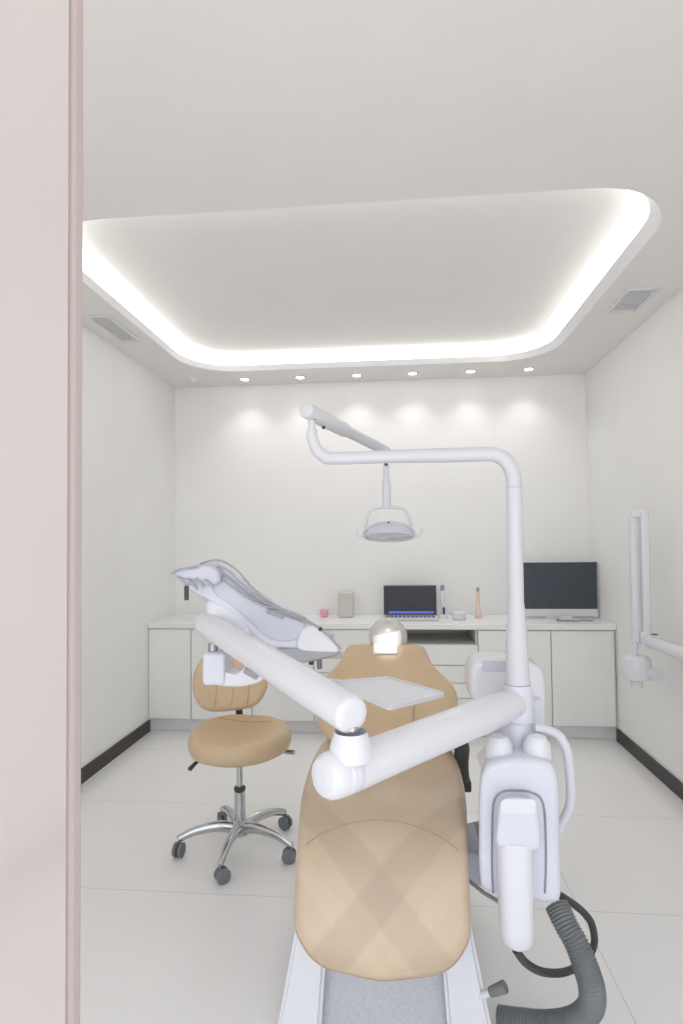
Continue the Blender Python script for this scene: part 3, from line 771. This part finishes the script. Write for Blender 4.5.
# its own beam, aimed at the headrest
Ls = bpy.data.lights.new('operating_beam', 'SPOT'); Ls.energy = 4; Ls.spot_size = math.radians(13); Ls.spot_blend = .35; Ls.shadow_soft_size = .02; Ls.color = (1, .99, 1)
lo = bpy.data.objects.new('operating_beam', Ls); COL.objects.link(lo); lo.location = hc2+Vector((0, -.075, -.035))
tgt = hc+Vector((0, -.07, -.05)); lo.rotation_euler = (tgt-lo.location).to_track_quat('-Z', 'Y').to_euler()

# ------------------------------------------------------------------ delivery arm and console
zA = at(338, 775, 1.33).z
D = empty('delivery_unit', (-.1, 1.33, zA), 'white jointed arm carrying the instrument console over the dental chair', 'instrument arm')
A0 = Vector((PX, Yp, zA+.01)); A1 = at(341, 773, 1.33)
d1 = (A1-A0).normalized()
MB().lathe((PX, Yp, zHub-.0565), [(.0505, 0), (.0505, .004), (.047, .09), (.040, .1125)], n=32).build('arm_hub', 'cool', D)
MB().tube([A0+d1*.03, A0+d1*.14, A1+d1*.0], [.044, .050, .050], n=32, smooth=0, cap='round').build('lower_arm', 'white', D)
MB().lathe(A1+Vector((-.005, 0, .0))-d1*.006, [(.02, .056), (.04, .052), (.049, .04), (.052, .02), (.052, -.03), (.045, -.04)], axis=d1+Vector((-.25, -.1, .0)), n=36).build('elbow_cap', 'white', D)
A2 = at(350, 714, 1.33)
jx = Vector((A1.x+.022, 1.34, 0))
za, zb3 = A1.z+.03, at(345, 740, 1.33).z
MB().lathe((jx.x, jx.y, za), [(.05, 0), (.048, .03), (.04, .05), (.036, .06), (.036, zb3-za)], n=28).build('elbow_spindle', 'white', D)
MB().lathe((jx.x, jx.y, zb3), [(.02, -.004), (.02, .03)], n=20).build('elbow_pin', 'chrome', D)
A3 = at(207, 624, 2.0)
d2 = (A3-A2).normalized()
A2e = A2-d2*.0
MB().tube([A2+d2*.0, A2+d2*.2, A3], [.043, .0445, .042], n=32, smooth=0).build('upper_arm', 'white', D)
MB().tube([A2+d2*.03+Vector((-.012, 0, -.043)), A2+d2*.11+Vector((-.012, 0, -.045))], .004, n=8).build('slot_trim', 'grey', D)
# wrist below the far end and the curved bracket to the console
Yk = 2.0
wx_ = at(213, 650, Yk)
MB().lathe((wx_.x, Yk, at(213, 655, Yk).z), [(.017, -.004), (.017, .04)], n=18).build('wrist_pin', 'steel', D)
MB().prism([at(u, v, Yk-.04) for u, v in srr(202, 653, 224.5, 686, 4)], (0, 0, 0), (0, .09, 0), .012, seg=4).build('wrist_block', 'cool', D)
brk = smooth_closed([(204, 672), (224, 672), (232, 674), (240, 671), (250, 664), (258, 662), (268, 672), (262, 681), (250, 685.5), (236, 687.5), (218, 686), (204, 683)], 3)
MB().prism([at(u, v, Yk-.03) for u, v in brk], (0, 0, 0), (0, .075, 0), .01, seg=3).build('curved_bracket', 'white', D)
MB().tube([at(246, 670, Yk-.035), at(257, 676, Yk-.035)], .013, n=14, smooth=0).build('brake_knob', 'grey', D, 'grey knob')
MB().tube([at(256, 669, Yk+.03), at(258, 655, Yk+.06), at(259, 640, Yk+.08)], .018, n=16, smooth=4).build('console_stem', 'white', D)
# console
Yn = 1.97
con = [(181, 577), (187, 568), (199, 563), (214, 561), (226, 566), (243, 578), (262, 592), (285, 606), (306, 616), (318, 625), (331, 637), (339.5, 648), (338, 653), (318, 653), (290, 651), (268, 647), (252, 636), (236, 622), (219, 608), (203, 597), (188, 589)]
C_ = MB().prism([at(p[0], p[1], Yn) for p in smooth_closed(con, 3)], (0, 0, 0), (0, .15, -.05), .02, seg=5).build('console', 'cool', D)
face = [(217, 570), (240, 583), (262, 598), (290, 615), (305, 623), (296, 640), (272, 640), (252, 624), (232, 606), (213, 592)]
MB().prism([at(u, v, Yn-.006) for u, v in smooth_closed(face, 3)], (0, 0, 0), (0, .03, 0), .006, seg=3).build('console_shade_panel', 'lav', C_)  # shading of the console face put into a darker lavender colour
tip = [(300, 632), (311, 624), (320, 629), (331, 639), (340, 650), (332, 653), (306, 652), (296, 647)]
MB().prism([at(u, v, Yn-.012) for u, v in smooth_closed(tip, 3)], (0, 0, 0), (0, .04, 0), .01, seg=3).build('nose_cover', 'white', C_)
und = [(276, 650), (290, 648.3), (310, 648), (330, 650.5), (340, 653), (328, 657), (309, 661.5), (297, 661)]
MB().prism([at(u, v, Yn-.01) for u, v in smooth_closed(und, 3)], (0, 0, 0), (0, .10, -.02), .008, seg=3).build('underside', 'grey', C_, 'grey underside plate')
MB().prism([at(u, v, Yn-.012) for u, v in [(267, 608.5), (284, 614.5), (283, 619.5), (266, 613)]], (0, 0, 0), (0, .012, 0), .003).build('handle_plate', 'grey', C_, 'small grey plate')
for k, (u, v, w_, h_, mm) in enumerate(((303.5, 662.5, .005, .012, 'tube'), (311, 662.5, .008, .014, 'dark'), (319.5, 665, .009, .026, 'midgrey'))):
    c_ = at(u, v, Yn+.05); MB().lathe((c_.x, c_.y, c_.z-h_/2), [(w_*.8, 0), (w_, .003), (w_, h_), (w_*.7, h_+.012)], n=14).build('button', mm, C_)
# lower bulge under the console's left half
dome = smooth_closed([(204, 602), (215, 600), (232, 607), (246, 613), (252.5, 620), (252.5, 631), (245, 640), (222, 636), (206, 626)], 3)
MB().prism([at(u, v, Yn+.0) for u, v in dome], (0, 0, 0), (0, .2, 0), .03, seg=5).build('console_housing', 'white', D)
# instrument holder row at the left end
hold = [(172, 574), (178, 569.5), (190, 567), (205, 565), (216, 569), (219, 580), (211, 587), (196, 582), (182, 579)]
MB().prism([at(u, v, Yn-.05) for u, v in smooth_closed(hold, 3)], (0, 0, 0), (0, .10, 0), .014, seg=4).build('instrument_holder', 'lav', C_)
lip_ = MB(); lip_.tube([at(u, v, Yn-.055) for u, v in [(172, 574), (178, 570), (188, 568), (198, 566)]], .004, n=8, smooth=4); lip_.build('holder_rim', 'grey', C_)
for (u, v) in ((181, 579), (190, 581), (199, 581), (208, 582)):
    c_ = at(u, v, Yn-.055)
    MB().tube([c_+Vector((-.012, 0, .008)), c_, c_+Vector((.014, 0, -.012)), c_+Vector((.016, 0, -.02))], .0042, n=10, smooth=4).build('holder_clip', 'grey', C_)
# instrument hoses along the top
paths = [[(200, 564), (212, 560.5), (224, 562), (238, 571), (255, 590), (272, 603), (292, 614), (308, 621), (318, 627), (330, 637), (341, 649)],
         [(217, 566), (228, 571), (245, 586), (262, 601), (280, 608), (300, 618), (312, 624)],
         [(217, 571), (230, 579), (247, 593), (262, 603), (282, 614), (306, 622.5)],
         [(217, 575), (231, 586), (248, 598), (264, 605.5), (286, 610), (306, 618.5)]]
for k, p in enumerate(paths):
    MB().tube([at(u, v, Yn-.012-.008*(k % 2)) for u, v in p], (.0036, .0034, .0034, .0034)[k], n=10, smooth=6).build('instrument_hose', 'grey', D)
for k, (u, v) in enumerate(((320.5, 629), (332, 636))):
    MB().lathe(at(u, v, Yn-.012), [(.004, -.006), (.007, -.003), (.007, .003), (.004, .006)], n=12, axis=(1, 0, -1)).build('hose_clip', 'dark' if k == 0 else 'grey', D)
# turbine hanging at the left
a_ = at(186.5, 584, Yn-.06); b_ = at(186.5, 600, Yn-.06)
HP = empty('dental_handpiece', a_, 'black handpiece hanging from the left end of the instrument console', 'handpiece')
MB().tube([b_, a_+Vector((0, 0, -.006))], [.0075, .008], n=14, cap='flat').build('body', 'dark', HP)
MB().tube([a_+Vector((-.002, 0, 0)), a_+Vector((.02, 0, .001)), a_+Vector((.032, 0, -.004)), a_+Vector((.036, 0, -.018))], .0042, n=10, smooth=5).build('neck', 'grey', HP)

# ------------------------------------------------------------------ instrument tray
zT = 1.085
def atZ(u, v, z): d_ = at(u, v, 1)-Vector((0, 0, H)); return Vector((0, 0, H))+d_*((z-H)/d_.z)
T = empty('instrument_tray', atZ(388, 692, zT), 'pale grey square instrument tray above the dental chair seat', 'tray')
tq = [atZ(388, 678.5, zT), atZ(446, 695, zT), atZ(389, 709, zT), atZ(331, 683, zT)]
tc_ = sum(tq, Vector())/4
def rounded_quad(q, r, n=5):
    out = []
    for i in range(4):
        p, a, b = q[i], q[i-1], q[(i+1) % 4]; da = (a-p).normalized()*r; db = (b-p).normalized()*r
        for k in range(n+1): t = k/n; out.append((p+da)*(1-t)**2+p*2*t*(1-t)+(p+db)*t*t)
    return out
MB().prism(rounded_quad(tq, .018), (0, 0, -.006), (0, 0, .003), .002).build('tray_plate', 'tray', T)
rim = rounded_quad([tc_+(p-tc_)*.99 for p in tq], .018)
MB().tube([p+Vector((0, 0, .005)) for p in rim+[rim[0]]], .0035, n=8, smooth=0, cap='flat').build('tray_rim', 'white', T)
MB().tube([tq[3].lerp(tq[0], .5)+Vector((0, .0, -.012)), tq[3]+Vector((-.05, .1, -.014)), at(292, 680, 1.97), at(275, 680, 1.965)], .009, n=12, smooth=5).build('tray_arm', 'white', T)

# ------------------------------------------------------------------ wall x-ray unit at the right
XRU = empty('xray_unit', (1.66, 3.3, .93), 'white wall-mounted x-ray arm with round tube head on the right wall', 'x-ray unit')
def atX(u, v, x): d_ = at(u, v, 1)-Vector((0, 0, H)); return Vector((0, 0, H))+d_*(x/d_.x)
xw = 1.55
MB().box((1.6505, 3.25, .93), (.085, .30, .11), .012, seg=3).build('wall_mount', 'white', XRU)
MB().tube([(xw+.03, 3.0, .93), (xw+.0, 3.85, .93)], .036, n=24, smooth=0).build('extension_arm', 'white', XRU)
ya = 3.86
MB().lathe((xw, ya, .88), [(.03, 0), (.034, .005), (.034, .10), (.03, .105)]).build('arm_knuckle', 'white', XRU)
MB().box((xw+.005, ya, 1.36), (.052, .06, .78), .018, seg=4).build('scissor_arm', 'white', XRU)
MB().box((xw-.052, ya+.03, 1.31), (.042, .055, .80), .014, seg=4).build('scissor_arm', 'white', XRU)
MB().box((xw-.02, ya+.01, 1.72), (.10, .05, .05), .018, seg=4).build('arm_elbow', 'white', XRU)
MB().tube([(xw-.055, ya+.03, .93), (xw-.055, ya+.03, .83)], .016, n=16, smooth=0).build('head_stem', 'white', XRU)
hc3 = Vector((xw-.05, ya+.03, .74))
MB().lathe(hc3, [(.03, .095), (.065, .09), (.085, .07), (.09, .03), (.09, -.03), (.082, -.055), (.05, -.065), (.02, -.068)], n=36).build('tube_head', 'white', XRU)
MB().lathe(hc3+Vector((.07, -.06, -.01)), [(.036, 0), (.036, .055), (.032, .057)], axis=(.4, -1, 0), n=24).build('cone', 'white', XRU)
MB().lathe(hc3+Vector((.0, 0, -.11)), [(.03, 0), (.036, .004), (.036, .045)], n=24).build('collimator', 'white', XRU)
MB().box((xw+.028, ya-.06, .975), (.028, .03, .006), .002).build('button', 'dark', XRU, 'small black button')

# ------------------------------------------------------------------ light
W = bpy.data.worlds.new('World'); SC.world = W; W.use_nodes = True
nt = W.node_tree; bg = nt.nodes['Background']
# world fill through the open room front, tint added: cool above, warm below
tc = nt.nodes.new('ShaderNodeTexCoord'); sp = nt.nodes.new('ShaderNodeSeparateXYZ'); nt.links.new(tc.outputs['Generated'], sp.inputs[0])
rp = nt.nodes.new('ShaderNodeValToRGB'); mr = nt.nodes.new('ShaderNodeMapRange'); mr.inputs['From Min'].default_value = -1; mr.inputs['From Max'].default_value = 1
nt.links.new(sp.outputs[2], mr.inputs['Value']); nt.links.new(mr.outputs['Result'], rp.inputs['Fac'])
rp.color_ramp.elements[0].color = (1.0, .92, .88, 1); rp.color_ramp.elements[0].position = .3
rp.color_ramp.elements[1].color = (.84, .91, 1.0, 1); rp.color_ramp.elements[1].position = .7
nt.links.new(rp.outputs['Color'], bg.inputs['Color']); bg.inputs['Strength'].default_value = 1.02

vs_ = SC.view_settings; vs_.view_transform = 'Standard'; vs_.look = 'None'; vs_.exposure = 0.98; vs_.gamma = 1; vs_.use_curve_mapping = False
bpy.context.view_layer.update()
